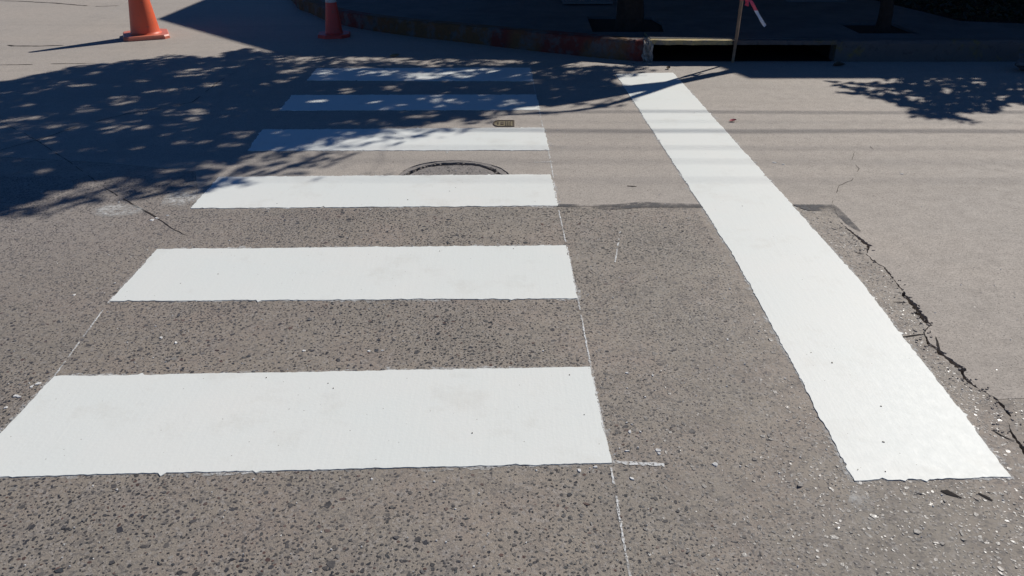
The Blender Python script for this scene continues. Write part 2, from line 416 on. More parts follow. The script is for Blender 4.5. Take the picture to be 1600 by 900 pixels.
BARS = [  # TL TR BR BL as read off the photograph, label
    ([(85, 589), (922, 574), (956, 724), (-64, 747)], 'outermost white crosswalk bar, the end bar farthest from the kerb'),
    ([(245, 390), (884, 384), (903, 467), (172, 471)], 'white crosswalk bar between the end bar and the manhole bar'),
    ([(342, 277), (860, 273), (872, 322), (298, 326)], 'white crosswalk bar painted over part of the round manhole'),
    ([(410, 203), (850, 200), (858, 235), (387, 236)], 'white crosswalk bar between the manhole and the small iron lid'),
    ([(455, 149), (838, 148), (843, 172), (437, 173)], 'shaded white crosswalk bar second from the kerb'),
    ([(495, 107), (828, 106), (833, 127), (480, 126)], 'shaded white crosswalk bar closest to the kerb')]
barq = [[Vector(G2(*p)) for p in b[0]] for b in BARS]
stopq = [Vector(G2(*p)) for p in [(962, 116), (1052, 114), (1580, 746), (1335, 752)]]
shr = [[sum(q, Vector((0, 0))) / 4 + (p - sum(q, Vector((0, 0))) / 4) * .985 for p in q] for q in barq + [stopq]]
Jline = lambda x: np.interp(x, [p.x for p in J], [p.y for p in J])
crx = lambda y: np.interp(-y, [-p.y for p in crk], [p.x for p in crk])
def tA(x, y):
    if abs(x) > .72 * (y * CT + H * ST) : return False
    if y > Jline(x) - .02 or x > crx(y) - .02: return False
    return not any(in_poly(x, y, q) for q in shr)
stones('aggregate', slabA, (-3.6, 1.8, .85, 4.4, tA), 5600)
def tD(x, y):
    return abs(x) < .75 * (y * CT + H * ST) and y < 2.18 and x > crx(y) + .02
stones('aggregate', slabD, (1.2, 2.4, .85, 2.2, tD), 5200)
# finer grit showing in the smooth concrete near the joint
def tC(x, y):
    if abs(x) > .72 * (y * CT + H * ST): return False
    if y < Jline(x) + .01 and x < 1.72: return False
    if y > 5.4 or y < 2.25: return False
    if x > 1.2 and y < 3.95 and x < crx(y) + .02: return False
    if (Vector((x, y)) - MC).length < MR + .02: return False
    return not any(in_poly(x, y, q) for q in shr)
g = stones('grit', slabC, (-3.6, 4.2, 2.25, 5.4, tC), 90, .002, .0045)

# ------------------------------------------------------------------ painted markings
def ragged(corners, amp, seed, step=.012):
    rr = random.Random(seed); out = []
    n = len(corners); ph = [rr.uniform(0, 6.28) for _ in range(8)]
    for e in range(n):
        a, b = corners[e], corners[(e + 1) % n]; L = (b - a).length; t = (b - a).normalized(); nn = Vector((-t.y, t.x))
        m = max(2, int(L / step)); o = 0
        for k in range(m):
            s = k / m; fade = min(1, min(s, 1 - s) * m / 4)
            o = o * .55 + rr.gauss(0, amp)
            slow = amp * .6 * (math.sin(s * L * 9 + ph[e % 8]) + .6 * math.sin(s * L * 23 + ph[(e + 4) % 8]))
            bite = amp * 5 * rr.gauss(0, 1) if rr.random() < .035 else 0
            out.append(a.lerp(b, s) + nn * ((o + slow) * (.25 + .75 * fade) + bite))
    return out
def paint(corners, name, mat, seed, amp, z=.0029):
    loop = ragged(corners, amp, seed)
    vs, fs = slab_mesh([loop], z, .0002)
    cen = sum(corners, Vector((0, 0))) / len(corners); fr = ragged(corners, amp * 2.5, seed + 300)
    n2 = len(loop); rim = []
    for i, p in enumerate(fr):
        t = (fr[(i + 1) % n2] - fr[i - 1]).normalized(); rim.append(p + Vector((t.y, -t.x)) * (.006 + .012 * abs(math.sin(i * .05 + seed)) * random.random()))
    inn = [p + (cen - p).normalized() * .006 for p in loop]
    fvs = [(p.x, p.y, .0014) for p in rim] + [(p.x, p.y, .0014) for p in inn]
    ffs = [(i, (i + 1) % n2, n2 + (i + 1) % n2, n2 + i) for i in range(n2)]
    # rounded shoulder: pull the top outline in a little
    o = meshobj(name, vs, fs, mat)
    meshobj('paint_fringe', fvs, ffs, M['fringe'], o)
    return o
def arcq(q, extra):   # insert extra outline points on the right edge (TR->BR)
    return [q[0], q[1]] + extra + [q[2], q[3]]
for i, (b, lab) in enumerate(BARS):
    q = barq[i]
    if i == 0: q = arcq(q, [Vector(G2(940, 665)), Vector(G2(951, 700))])
    o = paint(q[::-1], 'crosswalk_bar', M['paint_bar'], 40 + i, .0014 + .0003 * i)
    tag(o, lab, 'crosswalk bar', 'white bars of the crosswalk')
ls = stopq
sq = [ls[0], ls[1], Vector(G2(1342, 437)), ls[2], ls[3], Vector(G2(1232, 556)), Vector(G2(1190, 480)), Vector(G2(1140, 390))]
o = paint(sq[::-1], 'stop_line', M['paint_stop'], 77, .0016)
tag(o, 'long white stop line running toward the drain in the kerb', 'stop line')

def strip(path, wid, z, seed, gaps=.0, name='strip', mat=None, parent=None, step=.015, wob=.0008):
    rr = random.Random(seed); d = dense(path, step); ns = normals2(d)
    vs, fs = [], []; prev = None; skip = 0
    for i, p in enumerate(d):
        wv = wid(i / max(1, len(d) - 1)) if callable(wid) else wid
        wv *= rr.uniform(.55, 1.35); off = rr.gauss(0, wob)
        a = p + ns[i] * (off + wv / 2); b = p + ns[i] * (off - wv / 2)
        vs += [(a.x, a.y, z), (b.x, b.y, z)]
        if skip > 0: skip -= 1; prev = None
        elif rr.random() < gaps: skip = rr.randint(1, 4); prev = None
        if prev is not None: fs.append((prev + 1, 2 * i + 1, 2 * i, prev))
        prev = 2 * i
        if skip > 0: prev = None
    return meshobj(name, vs, fs, mat, parent)
gp = lambda *L: [Vector(G2(*p)) for p in L]
def chalk(pts, lab, wid, seed, gaps=.06):
    o = strip(gp(*pts), wid, .0018, seed, gaps, 'chalk_line', M['worn_chalk'], None, .012)
    return tag(o, lab, 'chalk line')
chalk([(990, 930), (984, 900), (954, 727), (924, 578), (903, 467), (886, 388), (871, 320), (861, 255), (856, 232), (843, 175), (833, 128), (829, 104)], 'long thin white guide line along the stop line side of the crosswalk bars', .0065, 9, .03)
chalk([(178, 463), (172, 470), (85, 588)], 'short thin white guide line joining the ends of two crosswalk bars', .006, 2, .04)
chalk([(957, 722), (985, 724), (1038, 727)], 'white cross tick at the corner of the outermost bar', .014, 3, .02)
chalk([(832, 254), (864, 253)], 'small white cross tick between manhole and stop line', .007, 4, .02)
chalk([(969, 362), (966, 380), (961, 410)], 'faint broken white scratch on rough slab between bars and stop line', .006, 5, .15)

# dried paint spatter, faded smudges, dark joint smears
def fleck_mesh(name, pts, mat, parent=None, h=.002):
    vs, fs = [], []
    for (x, y, s) in pts:
        k = random.randint(5, 7); b = len(vs); a0 = random.uniform(0, 6.28); asp = random.uniform(.35, 1); ca, sa = math.cos(a0), math.sin(a0)
        for j in range(k):
            a = 2 * math.pi * j / k; r = s * random.uniform(.6, 1.2); lx, ly = r * math.cos(a), r * math.sin(a) * asp
            vs.append((x + lx * ca - ly * sa, y + lx * sa + ly * ca, h + random.uniform(0, .0012)))
        for j in range(k):
            a = vs[b + j]; vs.append((x + (a[0] - x) * 1.15, y + (a[1] - y) * 1.15, 0))
        fs.append(tuple(range(b, b + k)))
        for j in range(k): fs.append((b + j, b + k + j, b + k + (j + 1) % k, b + (j + 1) % k))
    return meshobj(name, vs, fs, mat, parent)
sp = []
for q in barq[:4] + [stopq]:
    for _ in range(34):
        e = random.randrange(4); a, b = q[e], q[(e + 1) % 4]; t = (b - a).normalized()
        p = a.lerp(b, random.random()) + Vector((t.y, -t.x)) * -abs(random.gauss(0, .05))
        p2 = a.lerp(b, random.random()) + Vector((-t.y, t.x)) * abs(random.gauss(0, .07))
        sp.append((p2.x, p2.y, random.uniform(.0015, .004)))
for _ in range(260):
    x, y = G2(random.uniform(-50, 1650), random.uniform(280, 920)); sp.append((x, y, random.uniform(.0012, .0034)))
for px, py, s in [(245, 341, .014), (238, 344, .012), (262, 337, .009), (186, 316, .008), (116, 461, .008), (30, 620, .008), (10, 637, .008), (252, 528, .007), (275, 536, .01), (475, 548, .006), (576, 549, .006), (598, 548, .006),
                  (980, 705, .008), (1028, 704, .012), (1030, 709, .006), (1118, 726, .01), (987, 748, .009), (905, 735, .008), (930, 730, .008), (1137, 531, .007), (1020, 587, .008), (979, 583, .006), (984, 675, .007), (1210, 254, .011), (1224, 257, .009), (1409, 272, .009), (60, 600, .01), (50, 604, .008), (25, 619, .012)]:
    x, y = G2(px, py); sp.append((x, y, s))
clear = [s for s in sp if not any(in_poly(s[0], s[1], q) for q in barq + [stopq])]
o = fleck_mesh('paint_spatter', clear, M['chalk']); tag(o, 'small dried white paint flecks scattered over the road', 'paint flecks', kind='stuff')
gr = []
for q in barq[:4] + [stopq]:
    for _ in range(4):
        u, v = random.random(), random.random(); p = q[0].lerp(q[1], u).lerp(q[3].lerp(q[2], u), v); gr.append((p.x, p.y, random.uniform(.0012, .003)))
for px, py in [(521, 608), (738, 678), (433, 319), (637, 313), (890, 587), (1380, 692), (1376, 636), (1267, 552), (1300, 568), (1340, 735)]:
    x, y = G2(px, py); gr.append((x, y, random.uniform(.002, .004)))
o = fleck_mesh('grit', gr, M['iron'], None, .0042); tag(o, 'dark grit specks lying on the fresh white paint', 'grit', kind='stuff')
def smudge(name, pts, mat, lab, cat, z=.0024):
    P = smooth_path(gp(*pts) + [Vector(G2(*pts[0]))], 5)[:-1]
    vs = [(p.x, p.y, z) for p in P]; tri = tessellate_polygon([[Vector(v) for v in vs]])
    o = meshobj(name, vs, [t if (Vector(vs[t[1]]) - Vector(vs[t[0]])).cross(Vector(vs[t[2]]) - Vector(vs[t[0]])).z > 0 else t[::-1] for t in tri], mat)
    return tag(o, lab, cat)
smudge('paint_smudge', [(262, 300), (300, 285), (335, 280), (300, 326), (250, 330)], M['worn_paint'], 'whitish worn paint smudge beside the end of the manhole bar', 'smudge')
smudge('paint_smudge', [(140, 330), (175, 318), (215, 322), (225, 335), (180, 340), (150, 338)], M['worn_paint'], 'pale oval worn smudge beside the diagonal road crack', 'smudge')
smudge('paint_smudge', [(1335, 758), (1360, 765), (1375, 800), (1350, 830), (1325, 790)], M['worn_paint'], 'faint whitish smear just beyond the near end of the stop line', 'smudge')
for pts, lab in [([(872, 319), (950, 320), (1000, 316), (1030, 317), (1100, 320), (1100, 325), (1000, 325), (960, 328), (930, 326), (872, 323)], 'dark tar smear along the slab joint between bars and stop line'),
                 ([(1238, 320), (1290, 320), (1306, 322), (1330, 345), (1345, 362), (1325, 352), (1300, 332), (1262, 329)], 'dark tar smear at the slab corner where the crack begins')]:
    smudge('tar_smear', pts, M['oil'] if 'oily' in lab else M['worn_tar'], lab, 'tar smear')
# fine cracks, each a part of the slab it runs through
def crack(pts, parent, wid, seed, gaps=.02):
    P = gp(*pts); rr = random.Random(seed)
    P = [P[0]] + [p + Vector((rr.gauss(0, .004), rr.gauss(0, .004))) for p in P[1:-1]] + [P[-1]]
    o = strip(jag(P, .0022, .03, seed), lambda t: wid * (.35 + math.sin(math.pi * min(1, max(0, t))) ** .5), .0016, seed, gaps, 'crack', M['crack'], parent, .02, .001)
    return o
crack([(165, 294), (185, 306), (205, 318), (232, 332), (250, 345), (272, 356), (292, 368)], slabA, .006, 11)
crack([(370, 112), (345, 126), (320, 145), (300, 160), (200, 178), (125, 196), (70, 216), (0, 235), (-60, 245)], slabC, .005, 12, .06)
crack([(0, 190), (40, 210), (75, 230), (110, 255), (165, 293)], slabC, .003, 13, .12)
crack([(-20, 1), (30, 2), (90, 5), (120, 8), (150, 10), (186, 9)], slabC, .03, 14)
crack([(5, 69), (20, 72), (60, 72), (100, 71)], slabC, .026, 15)
crack([(-20, 102), (40, 101), (80, 100), (150, 99)], slabC, .012, 16)
crack([(1335, 238), (1332, 250), (1342, 264), (1335, 275), (1330, 282), (1310, 290), (1302, 310), (1300, 320)], slabC, .0025, 17, .2)
crack([(1332, 212), (1350, 222), (1365, 234)], slabC, .0025, 18, .2)
crack([(1408, 527), (1425, 524), (1445, 522)], slabA, .008, 19)
crack([(1350, 397), (1343, 396), (1336, 394)], slabA, .006, 20)
crack([(1395, 472), (1405, 473), (1415, 473)], slabA, .006, 21)
crack([(1462, 527), (1466, 540), (1468, 548)], slabD if False else slabC, .007, 22)
crack([(1330, 772), (1370, 776), (1430, 777)], slabA, .006, 23, .1)
crack([(1470, 768), (1485, 772), (1503, 779)], slabA, .013, 25)
crack([(1528, 771), (1540, 776), (1550, 783)], slabA, .014, 26)
crack([(1550, 672), (1565, 680), (1585, 690)], slabA, .007, 24)

cr_ = []
for _ in range(150):
    i = random.randrange(1, len(crk) - 3); p = crk[i].lerp(crk[i + 1], random.random()); q = p + Vector((random.gauss(-.012, .022), random.gauss(0, .015)))
    if not in_poly(q.x, q.y, stopq): cr_.append((q.x, q.y, abs(random.gauss(.0028, .0016)) + .001))
o = fleck_mesh('crumbs', cr_, M['crumb'], None, .0022); tag(o, 'loose concrete crumbs lying along the long crack', 'crumbs', kind='stuff')
# ------------------------------------------------------------------ manhole and small lid
man = empty('manhole', (MC.x, MC.y, 0)); tag(man, 'round sunken manhole patch with broken dark rim beside crosswalk bar', 'manhole')
def ring(name, r0, r1, z, mat, parent, jr=.004, n=72, cx=0, cy=0, depth=.05):
    vs, fs = [], []
    for k in range(n):
        a = 2 * math.pi * k / n
        for r, zz in ((r0 + random.uniform(-jr, jr), z), (r1 + random.uniform(-jr, jr) * .5, z)):
            vs.append((cx + r * math.cos(a), cy + r * math.sin(a), zz))
    for k in range(n):
        a, b = 2 * k, 2 * ((k + 1) % n); fs.append((a, a + 1, b + 1, b))
    m = len(vs)
    for k in range(n):
        vs.append((vs[2 * k][0], vs[2 * k][1], z - depth)); fs.append((2 * k, 2 * ((k + 1) % n), m + (k + 1) % n, m + k))
    return meshobj(name, vs, fs, mat, parent)
ring('rim', .30, .328, -.001, M['cover'], man, .011)
loop = [Vector((math.cos(2 * math.pi * k / 80), math.sin(2 * math.pi * k / 80))) * (.279 + random.uniform(-.006, .005) + .008 * math.sin(k * .157 + .6) + .006 * math.sin(k * .43 + 2) - .004) + Vector((-.007, -.012)) for k in range(80)]
vs, fs = slab_mesh([loop], -.004, -.045); meshobj('cover', vs, fs, M['cover'], man)
cs = stones('cover_aggregate', man, (MC.x - .28, MC.x + .28, MC.y - .28, MC.y + .28, lambda x, y: (x - MC.x) ** 2 + (y - MC.y) ** 2 < .065), 5200)
cs.location = (-MC.x, -MC.y, -.0042)
dm = []
for _ in range(150):
    a = random.uniform(0, 2 * math.pi)
    if .9 < a < 1.9 and random.random() < .6: continue
    q = random.gauss(.291, .012); dm.append((q * math.cos(a), q * math.sin(a), random.uniform(.004, .010)))
o = fleck_mesh('gap_rubble', dm, M['crumb'], man, .001); o.location = (0, 0, -.003); o['kind'] = 'stuff'
vb = empty('valve_lid', (*G2(787, 193.3), 0)); tag(vb, 'small worn iron valve lid set in the road near the shade edge', 'valve lid')
bm = bmesh.new()
def dloop(sx, sy, n=10):     # square at one end, rounded at the other
    L = [Vector((sx, -sy)), Vector((sx, sy))]
    for k in range(n + 1):
        a = math.pi / 2 + math.pi * k / n; L.append(Vector((-sx * .45 + sx * .55 * math.cos(a), sy * math.sin(a))))
    return L
vs, fs = slab_mesh([dloop(.076, .078), dloop(.066, .068)[::-1]], .005, -.01); meshobj('frame', vs, fs, M['iron'], vb)
vs, fs = slab_mesh([dloop(.065, .067)], .001, -.01); meshobj('lid_plate', vs, fs, M['brassy'], vb)
for k, (x0, x1, y0, y1) in enumerate([(-.02, .0, -.035, .035), (.012, .018, -.05, .05), (.028, .034, -.05, .05), (.044, .05, -.05, .05), (-.045, -.035, -.02, .04)]):
    bm = bmesh.new(); box(bm, x0, x1, y0, y1, .0005, .005); bmobj('raised_bar', bm, M['iron'], vb)

# ------------------------------------------------------------------ kerb, drain and sidewalk
kp = [Vector((-3.55, 45)), Vector((-3.5, 20)), Vector((-3.35, 13.2))] + gp((462, 9), (485, 21), (512, 33), (562, 45), (650, 58), (720, 66), (800, 76), (900, 87), (965, 93.5), (1000, 96), (1020, 96.6), ) + [Vector((XR, G2(1020, 96.6)[1])) for XR in (2.0, 3.1, 5.0, 12, 45)]
KP = smooth_path(kp, 10)
zs = lambda x: float(np.interp(x, [-2.8, .8], [.14, .192]))
XI0, XI1 = G2(1014, 97)[0], G2(1302, 97)[0]
def kerb_piece(path, name, mat, lab, wid=.15, drop=.05, rough=.006):
    path = dense([tuple(p) for p in path], .06) if (path[0] - path[-1]).length < 12 else path
    ns = normals2(path); vs, fs = [], []
    for i, p in enumerate(path):
        z = zs(p.x); n = ns[i]; e = lambda: random.uniform(-rough, rough)
        prof = [(0, -drop), (.004, .02), (.008, z - .03), (.016 , z - .01), (.034, z), (wid, z + .001), (wid, -drop)]
        for (o, h) in prof:
            q = p + n * (o + (e() if 0 < o < .03 else 0)); vs.append((q.x, q.y, h + (e() * .6 if .01 < o < .05 else 0)))
    m = 7
    for i in range(len(path) - 1):
        for k in range(m - 1): fs.append((i * m + k, (i + 1) * m + k, (i + 1) * m + k + 1, i * m + k + 1))
    fs.append(tuple(range(m))); fs.append(tuple(range((len(path) - 1) * m, len(path) * m))[::-1])
    bm = bmesh.new(); me = bpy.data.meshes.new('t'); me.from_pydata(vs, [], fs); bm.from_mesh(me); bpy.data.meshes.remove(me)
    o = bmobj(name, bm, mat); return tag(o, lab, kind='structure')
# walking direction: kp runs from far left to right, so the sidewalk lies on the +normal side
k0 = [p for p in KP if p.x < XI0 - .06]; k1 = [p for p in KP if p.x > XI1 + .02]
kerb_piece(k0 + [Vector((XI0 - .055, k0[-1].y - .002))], 'kerb', M['kerb'], 'curved kerb with faded red and yellow paint round the corner')
kerb_piece([Vector((XI1 + .01, k1[0].y))] + k1, 'kerb', M['kerb2'], 'straight kerb with traces of yellow paint past the drain')
yk = G2(1150, 97)[1]
# broken kerb end
bm = bmesh.new()
r = bmesh.ops.create_icosphere(bm, subdivisions=4, radius=1)
for v in bm.verts:
    p = v.co.copy(); mxx = max(abs(p.x), abs(p.y), abs(p.z)); p /= mxx ** .8
    f = 1 + .26 * (random.random() - .5) + .16 * math.sin(p.x * 7 + p.z * 5) * math.cos(p.y * 6)
    v.co = Vector((XI0 - .015 + p.x * .047 * f, yk + .075 + p.y * .083 * f, .085 + p.z * .105 * f))
o = bmobj('kerb_stub', bm, M['rubble']); tag(o, 'crumbling broken concrete kerb end beside the drain mouth', 'kerb stub')
# drain: lid slab, side cheeks and back wall
dr_ = empty('storm_drain', ((XI0 + XI1) / 2, yk, 0)); tag(dr_, 'kerbside storm drain with a long dark mouth under a thin lid', 'storm drain')
cx0 = (XI0 + XI1) / 2
L = []
nn = 40
for k in range(nn + 1):
    x = XI0 + .0 + (XI1 - XI0) * k / nn; L.append(Vector((x - cx0, random.uniform(-.012, .012) + (.012 if k in (0, 1) else 0) - .004)))
L += [Vector((XI1 - cx0, .40)), Vector((XI0 - cx0, .40))]
XJ = 2.06 - cx0
La = [p for p in L[:-2] if p.x < XJ - .01]; Lb = [p for p in L[:-2] if p.x > XJ + .01]
La = La + [Vector((XJ - .004, La[-1].y)), Vector((XJ - .004, .40)), L[-1]]; Lb = [Vector((XJ + .004, Lb[0].y))] + Lb + [L[-2], Vector((XJ + .004, .40))]
vs, fs = slab_mesh([La], .198, .158); meshobj('lid_slab', vs, fs, M['lid'], dr_)
vs, fs = slab_mesh([Lb], .196, .158); meshobj('lid_slab', vs, fs, M['kerb2'], dr_)  # darker half past the stake, shade on the lid put into its colour
vs, fs = slab_mesh([[Vector((XI0 - cx0 + .01, .085)), Vector((XI1 - cx0 - .01, .085)), Vector((XI1 - cx0 - .01, .395)), Vector((XI0 - cx0 + .01, .395))]], .202, .19); meshobj('lid_shade_plate', vs, fs, M['sidewalk'], dr_)  # sidewalk-toned plate, painted shade behind the sunlit front strip of the lid
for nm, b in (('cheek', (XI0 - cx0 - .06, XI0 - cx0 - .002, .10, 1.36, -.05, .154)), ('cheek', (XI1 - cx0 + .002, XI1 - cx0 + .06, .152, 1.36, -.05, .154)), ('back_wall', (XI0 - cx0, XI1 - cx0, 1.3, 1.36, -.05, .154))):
    bm = bmesh.new(); box(bm, *b); bmobj(nm, bm, M['drain_shade'], dr_)  # inner walls coloured black to stand in for shade
vs, fs = slab_mesh([[Vector((XI0 - cx0 + .004, .03)), Vector((XI1 - cx0 - .004, .03)), Vector((XI1 - cx0 - .004, 1.29)), Vector((XI0 - cx0 + .004, 1.29))]], .006, .001); meshobj('drain_shade', vs, fs, M['drain_shade'], dr_)  # black sheet laid over the drain floor as painted shade
# sidewalk sheet with openings
ns = normals2(KP)
inner = [p + ns[i] * .152 for i, p in enumerate(KP)]
inner = [p for p in inner if not (XI0 - .02 < p.x < XI1 + .02)]
ins = []
done = False
for p in inner:
    if p.x > XI1 and not done:
        yy = yk + .404
        ins += [Vector((XI0 - .01, ins[-1].y)), Vector((XI0 - .01, yy)), Vector((XI1 + .01, yy)), Vector((XI1 + .01, p.y))]; done = True
    ins.append(p)
def rect(x0, x1, y0, y1): return [Vector((x0, y0)), Vector((x1, y0)), Vector((x1, y1)), Vector((x0, y1))]
PIT1 = [Vector(G2(926, 50, .19)), Vector(G2(1038, 50, .19)), Vector(G2(1034, 36, .19)), Vector(G2(1018, 27, .19)), Vector(G2(917, 26, .19))]
T2 = G(1380, 49, .19); PIT2 = rect(T2.x - .28, T2.x + .3, T2.y - .12, T2.y + .5)
BED = [Vector(G2(1448, 20, .19)), Vector(G2(1500, 33, .19)), Vector(G2(1600, 37, .19)), Vector((7.4, 8.6)), Vector((7.4, 11.2)), Vector((4.3, 11.2))]
outS = ins + [Vector((45, 45))]
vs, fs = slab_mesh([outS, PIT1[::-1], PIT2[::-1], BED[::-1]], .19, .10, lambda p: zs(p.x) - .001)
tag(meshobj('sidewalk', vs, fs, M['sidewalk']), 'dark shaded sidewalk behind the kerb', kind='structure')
for nm, P, lab in (('tree_pit_soil', PIT1, 'bare dark soil in the square tree pit'), ('tree_pit_soil', PIT2, 'bare soil round the thin trunk'), ('planting_bed_soil', BED, 'dark soil of the planting bed')):
    vs, fs = slab_mesh([P], .165, .10); tag(meshobj(nm, vs, fs, M['soil']), lab, kind='structure')
for (a, b, c, d) in ((880, 958, -9, 5), (1232, 1322, -8, 2.2)):
    p, q = G(a, d, .19), G(b, c, .19); bm = bmesh.new(); box(bm, p.x, G(b, d, .19).x, p.y, q.y, .18, .205); o = bmobj('paving_slab', bm, M['palestone'])
    tag(o, 'pale paving slab on the shaded sidewalk behind the tree pit' if a < 1000 else 'pale paving slab on the shaded sidewalk near the thin trunk', 'paving slab')

# ------------------------------------------------------------------ cones
def cone(loc, rot, h, rb, rt, bw, bh, mat, bmat, lab, collars, ch=.06, lean=(0, 0)):
    t = empty('traffic_cone', loc); t.rotation_euler = (lean[0], lean[1], rot); tag(t, lab, 'traffic cone')
    bm = bmesh.new(); c = ch
    for zz, s in ((.0, 1.0), (bh * .65, 1.0), (bh, .955)):
        a = bw / 2 * s; cc = c * s
        [bm.verts.new((x, y, zz)) for x, y in ((a - cc, -a), (a, -a + cc), (a, a - cc), (a - cc, a), (-a + cc, a), (-a, a - cc), (-a, -a + cc), (-a + cc, -a))]
    bm.verts.ensure_lookup_table(); V = bm.verts
    bm.faces.new([V[i] for i in range(7, -1, -1)]); bm.faces.new([V[16 + i] for i in range(8)])
    for r_ in (0, 8):
        for k in range(8): bm.faces.new((V[r_ + k], V[r_ + (k + 1) % 8], V[r_ + 8 + (k + 1) % 8], V[r_ + 8 + k]))
    bmobj('base', bm, bmat, t)
    prof = [(rb * 1.13, bh * .98), (rb * 1.04, bh + .008), (rb, bh + .025)]
    n = 12
    for k in range(1, n + 1): prof.append((rb + (rt - rb) * k / n, bh + .025 + (h - bh - .025) * k / n))
    prof += [(rt * .8, h + .004), (rt * .7, h - .02)]
    def lathe(prof, seg=40):
        vs, fs = [], []
        for r_, z in prof:
            for k in range(seg): a = 2 * math.pi * k / seg; vs.append((r_ * math.cos(a), r_ * math.sin(a), z))
        for i in range(len(prof) - 1):
            for k in range(seg): fs.append((i * seg + k, i * seg + (k + 1) % seg, (i + 1) * seg + (k + 1) % seg, (i + 1) * seg + k))
        return vs, fs
    vs, fs = lathe(prof); meshobj('cone_body', vs, fs, mat, t, True)
    for z0, z1 in collars:
        rr = lambda z: rb + (rt - rb) * (z - bh - .025) / (h - bh - .025) + .0025
        vs, fs = lathe([(rr(z0) - .003, z0 - .001), (rr(z0), z0), (rr(z1), z1), (rr(z1) - .003, z1 + .001)]); meshobj('collar', vs, fs, M['collar'], t, True)
    return t
c1 = G(229, 57.5); cone((c1.x, c1.y, 0), R(24), .90, .148, .035, .46, .042, M['orange'], M['orange_base'], 'large bright orange traffic cone standing in full sun', [], .05)
c2 = G(522.5, 56.5); cone((c2.x, c2.y, 0), R(8), .62, .092, .026, .34, .035, M['red_cone'], M['red_cone'], 'small red traffic cone with white collar in the shade by the kerb', [(.355, .45)], .085)

# ------------------------------------------------------------------ stake with tape
st = G(1144, 97); sk = empty('marker_stake', (st.x, st.y - .02, 0)); tag(sk, 'thin wooden stake with red and white tape standing at the drain', 'stake')
bm = bmesh.new(); tube(bm, [(0, 0, 0), (.006, .0, .25), (.012, .01, .55), (.02, .015, 1.05)], [.014, .015, .016, .015], 6); bmobj('post', bm, M['wood'], sk)
def ribbon(name, pts, wid, parent, side=Vector((0, .25, 1))):
    P = smooth_path([Vector(p) for p in pts], 6); vs, fs = [], []
    for i, p in enumerate(P):
        d = (P[min(i + 1, len(P) - 1)] - P[max(i - 1, 0)]).normalized(); s = d.cross(Vector((0, 1, 0)))
        s = (s + Vector((0, .5 * math.sin(i * .7), 0))).normalized() * wid / 2
        n = d.cross(s).normalized() * .0006
        vs += [p + s + n, p - s + n, p - s - n, p + s - n]
    for i in range(len(P) - 1):
        for k in range(4): fs.append((4 * i + k, 4 * i + (k + 1) % 4, 4 * i + 4 + (k + 1) % 4, 4 * i + 4 + k))
    return meshobj(name, vs, fs, M['tape'], parent)
ribbon('tape', [(.012, -.016, .60), (.05, -.02, .575), (.09, -.03, .545), (.15, -.03, .46), (.215, -.04, .37), (.245, -.04, .335)], .028, sk)
ribbon('tape', [(.014, -.016, .61), (.05, .0, .58), (.065, .01, .53), (.062, .01, .505)], .034, sk)
bm = bmesh.new(); tube(bm, [(.013, .008, .555), (.013, .008, .60), (.014, .01, .66)], [.0205, .023, .021], 8); bmobj('tape_knot', bm, M['tape'], sk)

# ------------------------------------------------------------------ trees
def leaves_mesh(name, pts, parent, size=.047, mat='leaf'):
    P = np.array(pts); n = len(P)
    s = rng.uniform(.7, 1.3, n) * size
    nv = rng.normal(0, 1, (n, 3)); nv[:, 2] = np.abs(nv[:, 2]) + .6; nv /= np.linalg.norm(nv, axis=1)[:, None]
    a = rng.normal(0, 1, (n, 3)); a -= nv * (a * nv).sum(1)[:, None]; a /= np.linalg.norm(a, axis=1)[:, None]
    b = np.cross(nv, a)
    sh = np.array([(-1, 0, 0), (-.35, .42, .06), (.4, .40, .06), (1.05, 0, -.1), (.4, -.40, .06), (-.35, -.42, .06)])
    V = P[:, None, :] + (a[:, None, :] * sh[None, :, 0, None] + b[:, None, :] * sh[None, :, 1, None] + nv[:, None, :] * sh[None, :, 2, None]) * s[:, None, None]
    base = np.arange(n)[:, None] * 6
    f = np.concatenate([base + np.array([0, 3, 2, 1]), base + np.array([0, 5, 4, 3])], 0)
    me = bpy.data.meshes.new(name); me.from_pydata(V.reshape(-1, 3), [], f.tolist()); me.update()
    cc = np.ones((n, 6, 4)); cc[:, :, :3] = (rng.uniform(.6, 1.5, (n, 1)) * np.array([[1, 1, 1]]) + rng.normal(0, .12, (n, 3)))[:, None, :]
    at = me.color_attributes.new('tint', 'FLOAT_COLOR', 'POINT'); at.data.foreach_set('color', np.clip(cc, .2, 2).ravel().astype(np.float32))
    return link(name, me, M[mat], parent)
SL = (0.89, 0.92)
